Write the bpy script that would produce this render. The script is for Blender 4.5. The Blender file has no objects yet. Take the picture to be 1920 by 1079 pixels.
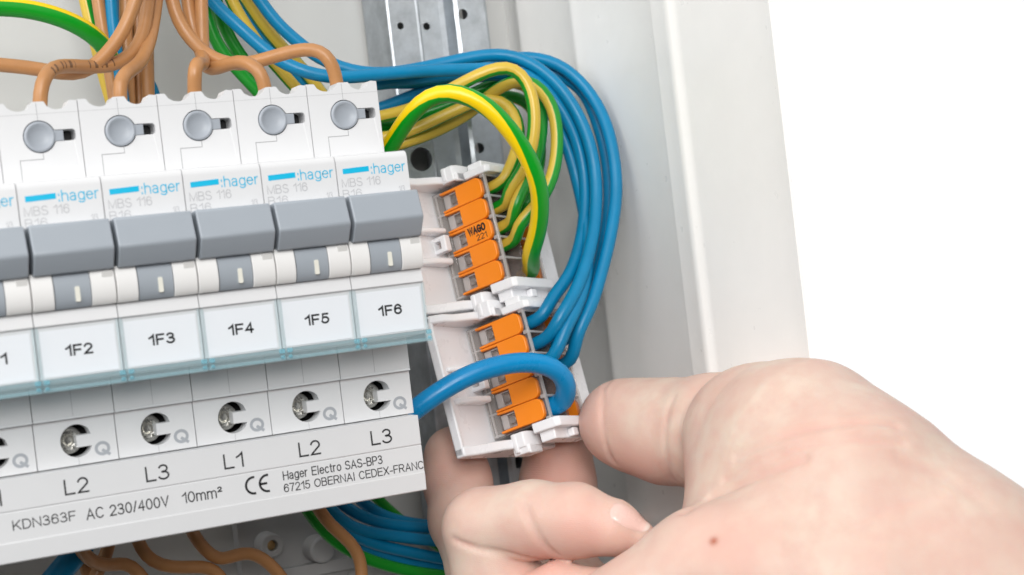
import bpy, bmesh, math, random
import numpy as np
from mathutils import Vector, Matrix
from mathutils.geometry import tessellate_polygon
random.seed(4)
S = bpy.context.scene
COL = S.collection

# ------------------------------------------------------------------ camera (1 unit = 1 cm)
CAM = np.array([-6.93255, -36.50963, -1.90601])
YAW, PIT, ROL, F = -0.456587, -0.0126469, 0.117662, 3268.5
def _rot(a, b, c):
    ca, sa, cb, sb, cc, sc = np.cos(a), np.sin(a), np.cos(b), np.sin(b), np.cos(c), np.sin(c)
    return (np.array([[ca, -sa, 0], [sa, ca, 0], [0, 0, 1]]) @ np.array([[1, 0, 0], [0, cb, -sb], [0, sb, cb]])
            @ np.array([[cc, 0, sc], [0, 1, 0], [-sc, 0, cc]]))
CM = _rot(YAW, PIT, ROL)                       # columns: right, forward, up
cam = bpy.data.objects.new('camera', bpy.data.cameras.new('camera'))
COL.objects.link(cam)
m = Matrix(((CM[0, 0], CM[0, 2], -CM[0, 1], CAM[0]), (CM[1, 0], CM[1, 2], -CM[1, 1], CAM[1]),
            (CM[2, 0], CM[2, 2], -CM[2, 1], CAM[2]), (0, 0, 0, 1)))
cam.matrix_world = m
cam.data.sensor_width = 36.0
cam.data.lens = F / 1920 * 36
cam.data.clip_start = 0.5
cam.data.clip_end = 2000
cam.data.dof.use_dof = True
cam.data.dof.focus_distance = 42.5
cam.data.dof.aperture_fstop = 0.20             # about f/20 at this scale
S.camera = cam

# ------------------------------------------------------------------ light: white studio surroundings and one softbox
W = bpy.data.worlds.new("World"); S.world = W; W.use_nodes = True
nt = W.node_tree; bg = nt.nodes['Background']
tc = nt.nodes.new('ShaderNodeTexCoord'); sp = nt.nodes.new('ShaderNodeSeparateXYZ')
nt.links.new(tc.outputs['Generated'], sp.inputs[0])
def wramp(sock, a, c, lo, hi):                 # a soft step in one direction of the surroundings
    n = nt.nodes.new('ShaderNodeMapRange'); n.interpolation_type = 'SMOOTHSTEP'
    n.inputs['From Min'].default_value = a; n.inputs['From Max'].default_value = c
    n.inputs['To Min'].default_value = lo; n.inputs['To Max'].default_value = hi
    nt.links.new(sock, n.inputs[0]); return n.outputs[0]
front = wramp(sp.outputs['Z'], .0, .72, .05, .78)      # the dim room on the photographer's side, bright overhead
back = wramp(sp.outputs['Z'], -.75, -.30, .05, 1.0)      # the white studio backdrop behind the cabinet
wm = nt.nodes.new('ShaderNodeMix'); wm.data_type = 'FLOAT'
nt.links.new(wramp(sp.outputs['Y'], .0, .35, 0.0, 1.0), wm.inputs[0]); nt.links.new(front, wm.inputs[2]); nt.links.new(back, wm.inputs[3])
nt.links.new(wm.outputs[0], bg.inputs['Strength'])
bg.inputs['Color'].default_value = (1.03, 1.03, 1.03, 1)
def softbox(name, loc, target, size, power, col=(1, 1, 1)):
    l = bpy.data.lights.new(name, 'AREA'); l.shape = 'RECTANGLE'; l.size = size[0]; l.size_y = size[1]
    l.energy = power; l.color = col
    o = bpy.data.objects.new(name, l); COL.objects.link(o); o.location = loc
    o.rotation_euler = (Vector(target) - Vector(loc)).to_track_quat('-Z', 'Y').to_euler()
    return o
softbox('key_softbox', (-34, -92, 50), (9, 2, -2), (56, 48), 70000, (1.0, 0.99, 0.975))
softbox('fill_softbox', (-27, -104, 20), (10, 3, -4), (36, 18), 36000, (1.0, 0.985, 0.965))
softbox('side_softbox', (-92, -36, 48), (14, 2, 0), (84, 84), 70000, (1.0, 0.99, 0.98))
S.view_settings.view_transform = 'Standard'; S.view_settings.look = 'None'
S.view_settings.exposure = 0.0; S.view_settings.gamma = 1.0; S.view_settings.use_curve_mapping = False
S.cycles.max_bounces = 10; S.cycles.transparent_max_bounces = 24; S.cycles.transmission_bounces = 8
S.cycles.use_denoising = True

# ------------------------------------------------------------------ design-time aids: photo measurement -> place in the room
def ray(u, v): return CM @ np.array([(u - 960) / F, 1, -(v - 539.5) / F])
def aty(u, v, y):
    d = ray(u, v); return Vector(CAM + d * (y - CAM[1]) / d[1])
def atd(u, v, dist): return Vector(CAM + ray(u, v) * dist)

# ------------------------------------------------------------------ materials
def mat(name, col, rough=0.4, metal=0.0, spec=0.5, bump=0.0, bscale=8, var=0.0, vscale=1.5, sss=0.0, coat=0.0):
    M = bpy.data.materials.new(name); M.use_nodes = True
    t = M.node_tree; b = t.nodes['Principled BSDF']
    b.inputs['Base Color'].default_value = (*col, 1); b.inputs['Roughness'].default_value = rough
    b.inputs['Metallic'].default_value = metal; b.inputs['Specular IOR Level'].default_value = spec
    b.inputs['Coat Weight'].default_value = coat
    if sss:
        b.inputs['Subsurface Weight'].default_value = sss; b.inputs['Subsurface Radius'].default_value = (1, .95, .9)
        b.inputs['Subsurface Scale'].default_value = .06
    co = t.nodes.new('ShaderNodeTexCoord')
    rn = t.nodes.new('ShaderNodeTexNoise'); rn.inputs['Scale'].default_value = 2.3; rn.inputs['Detail'].default_value = 8
    rr = t.nodes.new('ShaderNodeMapRange'); rr.inputs['From Min'].default_value = .3; rr.inputs['From Max'].default_value = .7
    rr.inputs['To Min'].default_value = rough * .78; rr.inputs['To Max'].default_value = min(1, rough * 1.25)
    t.links.new(co.outputs['Object'], rn.inputs['Vector']); t.links.new(rn.outputs['Fac'], rr.inputs[0]); t.links.new(rr.outputs[0], b.inputs['Roughness'])
    if bump:
        n = t.nodes.new('ShaderNodeTexNoise'); n.inputs['Scale'].default_value = bscale; n.inputs['Detail'].default_value = 5
        bp = t.nodes.new('ShaderNodeBump'); bp.inputs['Strength'].default_value = bump; bp.inputs['Distance'].default_value = .02
        t.links.new(co.outputs['Object'], n.inputs['Vector']); t.links.new(n.outputs['Fac'], bp.inputs['Height'])
        t.links.new(bp.outputs[0], b.inputs['Normal'])
    if var:
        n = t.nodes.new('ShaderNodeTexNoise'); n.inputs['Scale'].default_value = vscale; n.inputs['Detail'].default_value = 6
        n.inputs['Roughness'].default_value = .65
        r = t.nodes.new('ShaderNodeValToRGB')
        r.color_ramp.elements[0].position = .3; r.color_ramp.elements[1].position = .7
        r.color_ramp.elements[0].color = (*[c * (1 - var) for c in col], 1); r.color_ramp.elements[1].color = (*[min(1, c * (1 + var * .6)) for c in col], 1)
        t.links.new(co.outputs['Object'], n.inputs['Vector']); t.links.new(n.outputs['Fac'], r.inputs[0]); t.links.new(r.outputs[0], b.inputs['Base Color'])
    return M
def clear(name, tint, gloss=1.0, rough=0.05, haze=0.0, hazecol=(.8, .8, .8)):
    """thin clear plastic: tinted transmission, Fresnel gloss and a little milky scatter"""
    M = bpy.data.materials.new(name); M.use_nodes = True; t = M.node_tree
    for n in list(t.nodes): t.nodes.remove(n)
    o = t.nodes.new('ShaderNodeOutputMaterial'); tr = t.nodes.new('ShaderNodeBsdfTransparent'); tr.inputs[0].default_value = (*tint, 1)
    gl = t.nodes.new('ShaderNodeBsdfGlossy'); gl.inputs['Roughness'].default_value = rough
    df = t.nodes.new('ShaderNodeBsdfDiffuse'); df.inputs[0].default_value = (*hazecol, 1)
    fr = t.nodes.new('ShaderNodeFresnel'); fr.inputs[0].default_value = 1.5
    mu = t.nodes.new('ShaderNodeMath'); mu.operation = 'MULTIPLY'; mu.inputs[1].default_value = gloss
    m0 = t.nodes.new('ShaderNodeMixShader'); m0.inputs[0].default_value = haze
    m1 = t.nodes.new('ShaderNodeMixShader')
    ge = t.nodes.new('ShaderNodeNewGeometry'); iv = t.nodes.new('ShaderNodeMath'); iv.operation = 'SUBTRACT'; iv.inputs[0].default_value = 1.0
    m2 = t.nodes.new('ShaderNodeMath'); m2.operation = 'MULTIPLY'           # gloss on the outer face only
    t.links.new(ge.outputs['Backfacing'], iv.inputs[1]); t.links.new(fr.outputs[0], mu.inputs[0])
    t.links.new(mu.outputs[0], m2.inputs[0]); t.links.new(iv.outputs[0], m2.inputs[1]); t.links.new(m2.outputs[0], m1.inputs[0])
    t.links.new(tr.outputs[0], m0.inputs[1]); t.links.new(df.outputs[0], m0.inputs[2])
    t.links.new(m0.outputs[0], m1.inputs[1]); t.links.new(gl.outputs[0], m1.inputs[2]); t.links.new(m1.outputs[0], o.inputs[0])
    return M
MT = {}
MT['white'] = mat('white_plastic', (.685, .69, .70), .42, bump=.05, bscale=60)
MT['busbar'] = mat('busbar_white_plastic', (.68, .688, .70), .38, bump=.04, bscale=50)
MT['carrier'] = mat('bright_white_plastic', (.89, .89, .91), .3)
MT['grey'] = mat('toggle_grey_plastic', (.325, .36, .40), .42, bump=.06, bscale=70)
MT['capgrey'] = mat('cap_grey_plastic', (.33, .36, .40), .42, bump=.05, bscale=40)
MT['indwhite'] = mat('ivory_plastic', (.79, .785, .775), .4)
MT['mark'] = mat('mark_ivory', (.75, .74, .66), .5)
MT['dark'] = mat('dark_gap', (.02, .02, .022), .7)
MT['seam'] = mat('seam_grey', (.33, .33, .34), .8)
MT['softseam'] = mat('faint_seam', (.50, .505, .51), .8)
MT['black'] = mat('black_print', (.012, .012, .014), .5)
MT['cyan'] = mat('cyan_print', (.0, .46, .72), .45)
MT['greyprint'] = mat('grey_print', (.47, .475, .49), .5)
MT['qprint'] = mat('q_grey_print', (.36, .38, .41), .5)
MT['paper'] = mat('label_paper', (.82, .83, .86), .7)
MT['clear'] = clear('blue_tinted_clear_plastic', (.985, .993, .996), .55, .05, .0)
MT['clearblue'] = clear('thick_blue_clear_plastic', (.90, .968, .985), .8, .08, .14, (.68, .88, .93))
MT['clearpale'] = clear('pale_clear_plastic', (.965, .988, .993), 1.0, .05, .05, (.78, .93, .97))
MT['clipblue'] = clear('blue_clear_clip', (.72, .90, .95), 1.0, .06, .22, (.45, .78, .86))
MT['steel'] = mat('galvanised_steel', (.50, .53, .56), .44, 1.0, bump=.22, bscale=3.5, var=.22, vscale=1.6)
MT['screw'] = mat('screw_steel', (.66, .65, .61), .24, 1.0, bump=.5, bscale=9, var=.3, vscale=6)
MT['brass'] = mat('brass', (.55, .40, .2), .3, 1.0)
MT['clamp'] = mat('clamp_steel', (.33, .30, .28), .35, .8, var=.4, vscale=7)
MT['orange'] = mat('orange_plastic', (1.0, .275, .012), .36, bump=.03, bscale=30)
MT['wago'] = clear('smoky_clear_plastic', (.84, .81, .80), 1.0, .06, .12, (.62, .58, .56))
MT['wagoback'] = clear('smoky_clear_block', (.80, .77, .75), 1.0, .05, .30, (.60, .57, .55))
MT['wagorim'] = clear('clear_plastic_rim', (.95, .94, .94), 1.0, .05, .30, (.92, .90, .89))
MT['core'] = mat('smoky_core', (.30, .22, .19), .28, var=.45, vscale=5, bump=.3, bscale=6)
MT['panel'] = mat('panel_grey_paint', (.575, .575, .56), .55, bump=.05, bscale=18)
MT['wall'] = mat('white_sheet_paint', (.87, .865, .845), .35, bump=.04, bscale=14, var=.02, vscale=.8)
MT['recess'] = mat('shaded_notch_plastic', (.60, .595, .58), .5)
MT['boss'] = mat('grey_plastic', (.42, .42, .42), .5, bump=.05, bscale=20)
MT['brown'] = mat('brown_insulation', (.45, .215, .082), .38, var=.12, vscale=1.2, bump=.05, bscale=12)
MT['blue'] = mat('blue_insulation', (.001, .20, .40), .36, spec=.35, var=.10, vscale=1.0, bump=.05, bscale=10)
MT['bluethick'] = mat('bright_blue_insulation', (.001, .25, .56), .3, spec=.4, var=.08, vscale=1.0, bump=.05, bscale=10)
def striped(name, yel, grn, lo, hi, rough=.33):
    M = bpy.data.materials.new(name); M.use_nodes = True; t = M.node_tree; b = t.nodes['Principled BSDF']
    b.inputs['Roughness'].default_value = rough
    uv = t.nodes.new('ShaderNodeUVMap'); s = t.nodes.new('ShaderNodeSeparateXYZ'); t.links.new(uv.outputs[0], s.inputs[0])
    r = t.nodes.new('ShaderNodeValToRGB'); r.color_ramp.interpolation = 'LINEAR'
    el = r.color_ramp.elements
    el[0].position = lo - .008; el[0].color = (*grn, 1); el[1].position = lo + .008; el[1].color = (*yel, 1)
    a = el.new(hi - .008); a.color = (*yel, 1); a = el.new(hi + .008); a.color = (*grn, 1)
    t.links.new(s.outputs['Y'], r.inputs[0]); t.links.new(r.outputs[0], b.inputs['Base Color'])
    n = t.nodes.new('ShaderNodeTexNoise'); n.inputs['Scale'].default_value = 11; bp = t.nodes.new('ShaderNodeBump')
    bp.inputs['Strength'].default_value = .06; bp.inputs['Distance'].default_value = .02
    co = t.nodes.new('ShaderNodeTexCoord'); t.links.new(co.outputs['Object'], n.inputs['Vector'])
    t.links.new(n.outputs['Fac'], bp.inputs['Height']); t.links.new(bp.outputs[0], b.inputs['Normal'])
    return M
MT['gy'] = striped('green_yellow_insulation', (.62, .43, .05), (.004, .25, .015), .33, .67)
MT['gythick'] = striped('bright_green_yellow_insulation', (.90, .62, .0), (.0, .30, .012), .375, .625)
def printed():
    M = MT['brown'].copy(); M.name = 'brown_printed_insulation'; t = M.node_tree; b = t.nodes['Principled BSDF']
    src = b.inputs['Base Color'].links[0].from_socket
    uv = t.nodes.new('ShaderNodeUVMap'); s = t.nodes.new('ShaderNodeSeparateXYZ'); t.links.new(uv.outputs[0], s.inputs[0])
    def mth(op, a, bb):
        n = t.nodes.new('ShaderNodeMath'); n.operation = op
        for i, x in enumerate((a, bb)):
            if isinstance(x, (int, float)): n.inputs[i].default_value = x
            else: t.links.new(x, n.inputs[i])
        return n.outputs[0]
    ph = mth('MULTIPLY', s.outputs['X'], 34.0)
    wob = mth('MULTIPLY', mth('SINE', mth('MULTIPLY', s.outputs['X'], 13.7), 0), 1.2)
    st = mth('GREATER_THAN', mth('SINE', mth('ADD', ph, wob), 0), .45)
    band = mth('MULTIPLY', mth('GREATER_THAN', s.outputs['Y'], .28), mth('LESS_THAN', s.outputs['Y'], .46))
    gap = mth('GREATER_THAN', mth('SINE', mth('MULTIPLY', s.outputs['X'], 4.4), 0), -.55)
    near = mth('MULTIPLY', mth('GREATER_THAN', s.outputs['X'], 1.3), mth('LESS_THAN', s.outputs['X'], 3.6))
    f = mth('MULTIPLY', mth('MULTIPLY', mth('MULTIPLY', st, band), near), mth('MULTIPLY', gap, .7))
    mx = t.nodes.new('ShaderNodeMix'); mx.data_type = 'RGBA'; t.links.new(f, mx.inputs[0]); t.links.new(src, mx.inputs[6])
    mx.inputs[7].default_value = (.05, .025, .015, 1); t.links.new(mx.outputs[2], b.inputs['Base Color'])
    return M
MT['brownprint'] = printed()

# ------------------------------------------------------------------ builders
def link(o, parent=None):
    COL.objects.link(o)
    if parent: o.parent = parent
    return o
def tag(o, label, cat, group=None):
    o['label'] = label; o['category'] = cat
    if group: o['group'] = group
    return o
def empty(name, loc=(0, 0, 0), mw=None):
    o = bpy.data.objects.new(name, None); o.empty_display_size = .3; COL.objects.link(o)
    if mw is not None: o.matrix_world = mw
    else: o.location = loc
    return o
class MB:
    """collects solids of one part"""
    def __init__(s): s.v = []; s.f = []; s.mi = []; s.m = 0
    def add(s, vs, fs):
        k = len(s.v); s.v += [tuple(v) for v in vs]; s.f += [[i + k for i in f] for f in fs]; s.mi += [s.m] * len(fs)
    def box(s, x0, x1, y0, y1, z0, z1):
        s.add([(x, y, z) for x in (x0, x1) for y in (y0, y1) for z in (z0, z1)],
              [(0, 1, 3, 2), (4, 6, 7, 5), (0, 4, 5, 1), (2, 3, 7, 6), (0, 2, 6, 4), (1, 5, 7, 3)])
    def prism(s, outline, a0, a1, axes, holes=()):
        """outline (p,q) extruded a0..a1; axes: function (p,q,a)->xyz"""
        loops = [list(outline)] + [list(h) for h in holes]
        tri = tessellate_polygon([[Vector((p, q, 0)) for p, q in L] for L in loops])
        flat = [p for L in loops for p in L]; n = len(flat)
        vs = [axes(p, q, a0) for p, q in flat] + [axes(p, q, a1) for p, q in flat]
        fs = []
        if holes:
            fs += [tuple(t) for t in tri] + [tuple(i + n for i in reversed(t)) for t in tri]
        else:
            fs += [tuple(range(n)), tuple(range(2 * n - 1, n - 1, -1))]
        k = 0
        for L in loops:
            c = len(L)
            for i in range(c):
                j = (i + 1) % c; fs.append((k + i, k + j, k + j + n, k + i + n))
            k += c
        s.add(vs, fs)
    def plate(s, outline, y0, y1, holes=()): s.prism(outline, y0, y1, lambda p, q, a: (p, a, q), holes)
    def prof(s, outline, x0, x1): s.prism(outline, x0, x1, lambda p, q, a: (a, p, q))
    def lathe(s, c, prof, n=40, axis='y'):
        """prof: list of (r, h) from the front; about the y axis through c"""
        vs = []; fs = []
        for r, h in prof:
            for i in range(n):
                t = 2 * math.pi * i / n; vs.append((c[0] + r * math.cos(t), c[1] + h, c[2] + r * math.sin(t)))
        for k in range(len(prof) - 1):
            for i in range(n):
                j = (i + 1) % n; fs.append((k * n + i, k * n + j, (k + 1) * n + j, (k + 1) * n + i))
        fs.append(tuple(range(n))); fs.append(tuple((len(prof) - 1) * n + i for i in reversed(range(n))))
        s.add(vs, fs)
    def build(s, name, mats, parent=None, bevel=0.0, seg=2, smooth=False, angle=35):
        me = bpy.data.meshes.new(name); me.from_pydata(s.v, [], s.f)
        for q in (mats if isinstance(mats, (list, tuple)) else [mats]): me.materials.append(q)
        for p, i in zip(me.polygons, s.mi): p.material_index = i
        bm = bmesh.new(); bm.from_mesh(me); bmesh.ops.recalc_face_normals(bm, faces=bm.faces)
        bm.to_mesh(me); bm.free()
        o = link(bpy.data.objects.new(name, me), parent)
        if bevel:
            b = o.modifiers.new('bevel', 'BEVEL'); b.width = bevel; b.segments = seg; b.limit_method = 'ANGLE'; b.angle_limit = math.radians(32)
            b.harden_normals = False
        if smooth or bevel:
            for p in me.polygons: p.use_smooth = True
            try: me.set_sharp_from_angle(angle=math.radians(angle))
            except Exception: pass
        return o
def circ(cx, cz, r, n=36, a0=0, a1=360):
    full = abs(a1 - a0) >= 360; k = n if full else n + 1
    return [(cx + r * math.cos(math.radians(a0 + (a1 - a0) * i / n)), cz + r * math.sin(math.radians(a0 + (a1 - a0) * i / n))) for i in range(k)]
def rrect(x0, x1, z0, z1, r, n=6):
    out = []
    for cx, cz, a in ((x1 - r, z0 + r, -90), (x1 - r, z1 - r, 0), (x0 + r, z1 - r, 90), (x0 + r, z0 + r, 180)):
        out += circ(cx, cz, r, n, a, a + 90)
    return out
def _arc(cx, cy, rx, ry, a0, a1, n=None):
    n = n or max(6, int(abs(a1 - a0) / 11))
    return [(cx + rx * math.cos(math.radians(a0 + (a1 - a0) * i / n)), cy + ry * math.sin(math.radians(a0 + (a1 - a0) * i / n))) for i in range(n + 1)]
_O = lambda cx, cy, rx, ry: _arc(cx, cy, rx, ry, 90, 450, 32)
GL = {   # a plain grotesque: width, strokes in a unit cap-height box
 'A': (.74, [[(0, 0), (.5, 1), (1, 0)], [(.17, .33), (.83, .33)]]),
 'B': (.66, [[(0, 0), (0, 1)] + _arc(.55, .765, .38, .235, 90, -90) + [(0, .53)], [(0, .53)] + _arc(.58, .265, .42, .265, 90, -90) + [(0, 0)]]),
 'C': (.74, [_arc(.53, .5, .53, .5, 42, 318)]), 'D': (.70, [[(.45, 0), (0, 0), (0, 1)] + _arc(.45, .5, .55, .5, 90, -90)]),
 'E': (.62, [[(1, 1), (0, 1), (0, 0), (1, 0)], [(0, .53), (.93, .53)]]), 'F': (.58, [[(1, 1), (0, 1), (0, 0)], [(0, .5), (.86, .5)]]),
 'G': (.78, [_arc(.52, .5, .52, .5, 45, 325) + [(1, .14), (1, .47), (.58, .47)]]), 'H': (.70, [[(0, 0), (0, 1)], [(1, 0), (1, 1)], [(0, .53), (1, .53)]]),
 'I': (.10, [[(.5, 0), (.5, 1)]]), 'K': (.68, [[(0, 0), (0, 1)], [(.95, 1), (0, .33)], [(.36, .58), (1, 0)]]), 'L': (.54, [[(0, 1), (0, 0), (1, 0)]]),
 'M': (.84, [[(0, 0), (0, 1), (.5, .03), (1, 1), (1, 0)]]), 'N': (.70, [[(0, 0), (0, 1), (1, 0), (1, 1)]]), 'O': (.82, [_O(.5, .5, .5, .5)]),
 'P': (.64, [[(0, 0), (0, 1)] + _arc(.6, .73, .4, .27, 90, -90) + [(0, .46)]]), 'Q': (.82, [_O(.5, .5, .5, .5), [(.56, .30), (.98, -.04)]]),
 'R': (.70, [[(0, 0), (0, 1)] + _arc(.58, .74, .38, .26, 90, -90) + [(0, .48)], [(.52, .48), (.98, 0)]]),
 'S': (.66, [_arc(.5, .755, .46, .245, 22, 262) + _arc(.5, .255, .5, .255, 82, -160)]), 'V': (.72, [[(0, 1), (.5, 0), (1, 1)]]),
 'W': (1.02, [[(0, 1), (.25, 0), (.5, 1), (.75, 0), (1, 1)]]), 'X': (.70, [[(0, 0), (1, 1)], [(0, 1), (1, 0)]]),
 '0': (.58, [_O(.5, .5, .5, .5)]), '1': (.34, [[(0, .72), (.5, .82), (1, 1), (1, 0)]]),
 '2': (.58, [_arc(.5, .71, .48, .29, 165, -28) + [(.5, .32), (.12, .1), (0, 0), (1, 0)]]),
 '3': (.58, [_arc(.47, .765, .43, .235, 155, -90) + [(.36, .53)], [(.47, .53)] + _arc(.47, .265, .53, .265, 90, -155)]),
 '4': (.60, [[(.74, 0), (.74, 1), (0, .29), (1, .29)]]), '5': (.58, [[(.92, 1), (.2, 1), (.08, .47)] + _arc(.47, .32, .53, .32, 125, -155)]),
 '6': (.58, [_O(.5, .31, .5, .31), _arc(.52, .52, .52, .48, 30, 180) + [(0, .33)]]), '7': (.56, [[(0, 1), (1, 1), (.6, .5), (.36, 0)]]),
 '/': (.30, [[(0, 0), (1, 1)]]), '-': (.34, [[(0, .36), (1, .36)]]), ' ': (.26, []), ':': (.10, [[(.5, .0), (.5, .13)], [(.5, .55), (.5, .68)]]),
 '\u00b2': (.34, [[(x, .55 + .45 * y) for x, y in _arc(.5, .71, .48, .29, 165, -28) + [(.12, .1), (0, 0), (1, 0)]]]),
 'h': (.52, [[(0, 0), (0, 1)], [(0, .40)] + _arc(.5, .46, .5, .26, 165, 0) + [(1, 0)]]),
 'a': (.54, [_arc(.46, .53, .42, .19, 160, 0) + [(.88, 0)], _arc(.43, .20, .43, .20, 65, 300) + [(.88, .18)], [(.88, .42), (.55, .40)]]),
 'g': (.54, [_O(.5, .36, .5, .36), [(1, .72), (1, -.04)] + _arc(.5, -.04, .5, .22, 0, -155)]),
 'e': (.56, [[(0, .39), (1, .39)] + _arc(.5, .36, .5, .36, 8, 322)]), 'r': (.32, [[(0, 0), (0, .72)], [(0, .36)] + _arc(.8, .38, .8, .34, 165, 85)]),
 'l': (.10, [[(.5, 0), (.5, 1)]]), 'c': (.52, [_arc(.52, .36, .52, .36, 48, 312)]), 't': (.28, [[(.4, .95), (.4, .14)] + _arc(.85, .12, .45, .12, 180, 280)] + [[(0, .72), (1, .72)]]),
 'o': (.56, [_O(.5, .36, .5, .36)]),
 'm': (.84, [[(0, 0), (0, .72)], [(0, .40)] + _arc(.25, .48, .25, .24, 165, 0) + [(.5, 0)], [(.5, .40)] + _arc(.75, .48, .25, .24, 165, 0) + [(1, 0)]]),
}
def lettering(name, body, x0, x1, z0, z1, y, material, parent=None, weight=.12, frame=None):
    """printed letters, drawn as pen strokes and fitted to a box on the plane y (or in frame's own axes), a hair proud of the surface"""
    pen = 0; strokes = []
    for ch in body:
        wd, st_ = GL[ch]
        for q in st_: strokes.append([(pen + x * wd, yy) for x, yy in q])
        pen += wd + .17 + weight * .55
    xs = [p[0] for q in strokes for p in q]; ys = [p[1] for q in strokes for p in q]
    ax, bx, ay, by = min(xs), max(xs), min(ys), max(ys)
    w = weight * (z1 - z0) / (by - ay + weight); hw = w / 2
    sx = (x1 - x0 - w) / max(bx - ax, 1e-6); sz = (z1 - z0 - w) / (by - ay)
    mb = MB()
    for n_, q in enumerate(strokes):
        q = [Vector((x0 + hw + (x - ax) * sx, z0 + hw + (yy - ay) * sz)) for x, yy in q]
        closed = (q[0] - q[-1]).length < 1e-5
        if closed: q = q[:-1]
        N = len(q); L_ = []; R_ = []
        for i in range(N):
            a = q[(i - 1) % N] if (closed or i) else None; c = q[(i + 1) % N] if (closed or i < N - 1) else None
            d1 = (q[i] - a).normalized() if a is not None else None; d2 = (c - q[i]).normalized() if c is not None else None
            p = q[i].copy()
            if d1 is None: d1 = d2; p = p - d2 * hw
            if d2 is None: d2 = d1; p = p + d1 * hw
            t = d1 + d2; t = t.normalized() if t.length > .3 else d1
            k = hw / max(.45, abs(t.dot(d1))); nn = Vector((-t.y, t.x)) * k
            L_.append(p + nn); R_.append(p - nn)
        lift = .0002 * (n_ % 7)
        vs = [frame(p.x, p.y) if frame else (p.x, y - lift, p.y) for pr_ in zip(L_, R_) for p in pr_]
        if frame: vs = [(v[0], v[1], v[2] + lift) for v in vs]
        fs = [(2 * i, 2 * i + 1, 2 * i + 3, 2 * i + 2) for i in range(N - 1)]
        if closed: fs.append((2 * N - 2, 2 * N - 1, 1, 0))
        mb.add(vs, fs)
    me = bpy.data.meshes.new(name); me.from_pydata(mb.v, [], mb.f); me.materials.append(material)
    return link(bpy.data.objects.new(name, me), parent)
def copy_tree(o, parent=None, skip=()):
    c = o.copy(); COL.objects.link(c); c.parent = parent
    for ch in list(o.children):
        if ch.name.split('.')[0] not in skip: copy_tree(ch, c, skip)
    return c

# ------------------------------------------------------------------ electrical cabinet: back, side wall, plastic fittings
cab = empty('electrical_cabinet', (4, 10.5, -2))
tag(cab, 'white painted open cabinet with a ribbed side wall behind all the wiring', 'cabinet')
def intocab(o): o.matrix_parent_inverse = Matrix.Translation((-4, -10.5, 2)); return o
b = MB(); b.box(-22, 17.3, 10.5, 10.7, -26, 24); intocab(b.build('back_panel', MT['panel'], cab))
b = MB()
X = 17.0
pf = [(X, 10.49), (X, 9.75), (X - .03, 9.7), (X - .03, 9.55), (X, 9.5), (X, 6.55), (X - .02, 6.5), (X - .045, 6.44), (X - .045, 6.24), (X - .02, 6.1),
      (X - .01, 5.9), (X, 5.8), (X, 2.25), (X - .02, 2.2), (X - .035, 2.1), (X - .04, 1.6), (X - .07, 1.5), (X - .08, 1.35), (X - .06, 1.22), (X, 1.12), (X + .01, .9),
      (X + .02, .1), (X + .03, -.6), (X + .02, -1.5), (X + .01, -2.3), (X - .02, -2.8), (X - .05, -3.06)]
pb = [(X + .01, -3.08), (X + .06, -2.8), (X + .08, -1.9), (X + .10, -.3), (X + .20, 1.0), (X + .22, 10.49)]
b.prism(pf + pb, -26, 24, lambda p, q, a: (p, q, a)); intocab(b.build('side_wall', MT['wall'], cab, smooth=True, angle=50))
b = MB()
p0 = aty(506, 1022, 9.6); p1 = aty(599, 1030, 9.6)
b.plate(rrect(p0.x - .75, p1.x + .9, p0.z - 2.2, p0.z + 1.0, .1), 10.0, 10.48)
b.lathe((p1.x, 9.3, p1.z), [(.30, 0), (.36, .05), (.38, .69)])
b.lathe((p0.x, 9.35, p0.z), [(.14, .3), (.15, 0), (.30, .0), (.33, .05), (.34, .64)])
b.box(p0.x + .2, p1.x + 1.4, 9.7, 10.45, p0.z - 1.1, p0.z - .75)
intocab(b.build('cable_bracket', MT['boss'], cab, bevel=.02))
b = MB(); b.lathe((p0.x, 9.5, p0.z), [(.05, 0), (.13, .01), (.13, .1)]); intocab(b.build('bracket_screw', MT['brass'], cab))

# ------------------------------------------------------------------ steel upright with punched holes
rl = empty('mounting_rail', (13.9, 9.2, -2)); RO = Vector((13.9, 9.2, -2))
tag(rl, 'upright galvanised steel mounting rail with punched round holes standing behind the wires', 'steel rail')
Zt, Zb = 20, -24
def hole(u, v, y, r): p = aty(u, v, y); return circ(p.x, p.z, r, 24)
hz = [aty(868, 27, 8.7).z + k for k in (0,)]
b = MB()
b.plate([(12.47, Zb), (13.28, Zb), (13.28, Zt), (12.47, Zt)], 8.72, 8.80, [hole(790, 299, 8.72, .34), hole(751, 49, 8.72, .10)])
b.plate([(13.36, Zb), (14.2, Zb), (14.2, Zt), (13.36, Zt)], 9.15, 9.23, [hole(800, 50, 9.15, .11)])
hs = [hole(868, 27, 8.72, .15), hole(878, 108, 8.72, .15), hole(899, 278, 8.72, .15), hole(972, 868, 8.72, .17), hole(985, 930, 8.72, .17), hole(918, 452, 8.72, .15)]
b.plate([(14.62, Zb), (15.45, Zb), (15.45, Zt), (14.62, Zt)], 8.72, 8.80, hs)
b.prism([(13.28, 8.72), (13.33, 8.68), (13.40, 8.72), (13.46, 9.15), (13.36, 9.22), (13.28, 8.8)], Zb, Zt, lambda p, q, a: (p, q, a))
b.prism([(14.2, 9.15), (14.36, 9.13), (14.5, 8.76), (14.62, 8.72), (14.62, 8.8), (14.55, 8.84), (14.40, 9.22), (14.2, 9.23)], Zb, Zt, lambda p, q, a: (p, q, a))
b.prism([(12.47, 8.72), (12.47, 8.8), (12.44, 8.9), (12.42, 10.3), (12.34, 10.3), (12.36, 8.85), (12.41, 8.74)], Zb, Zt, lambda p, q, a: (p, q, a))
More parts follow.
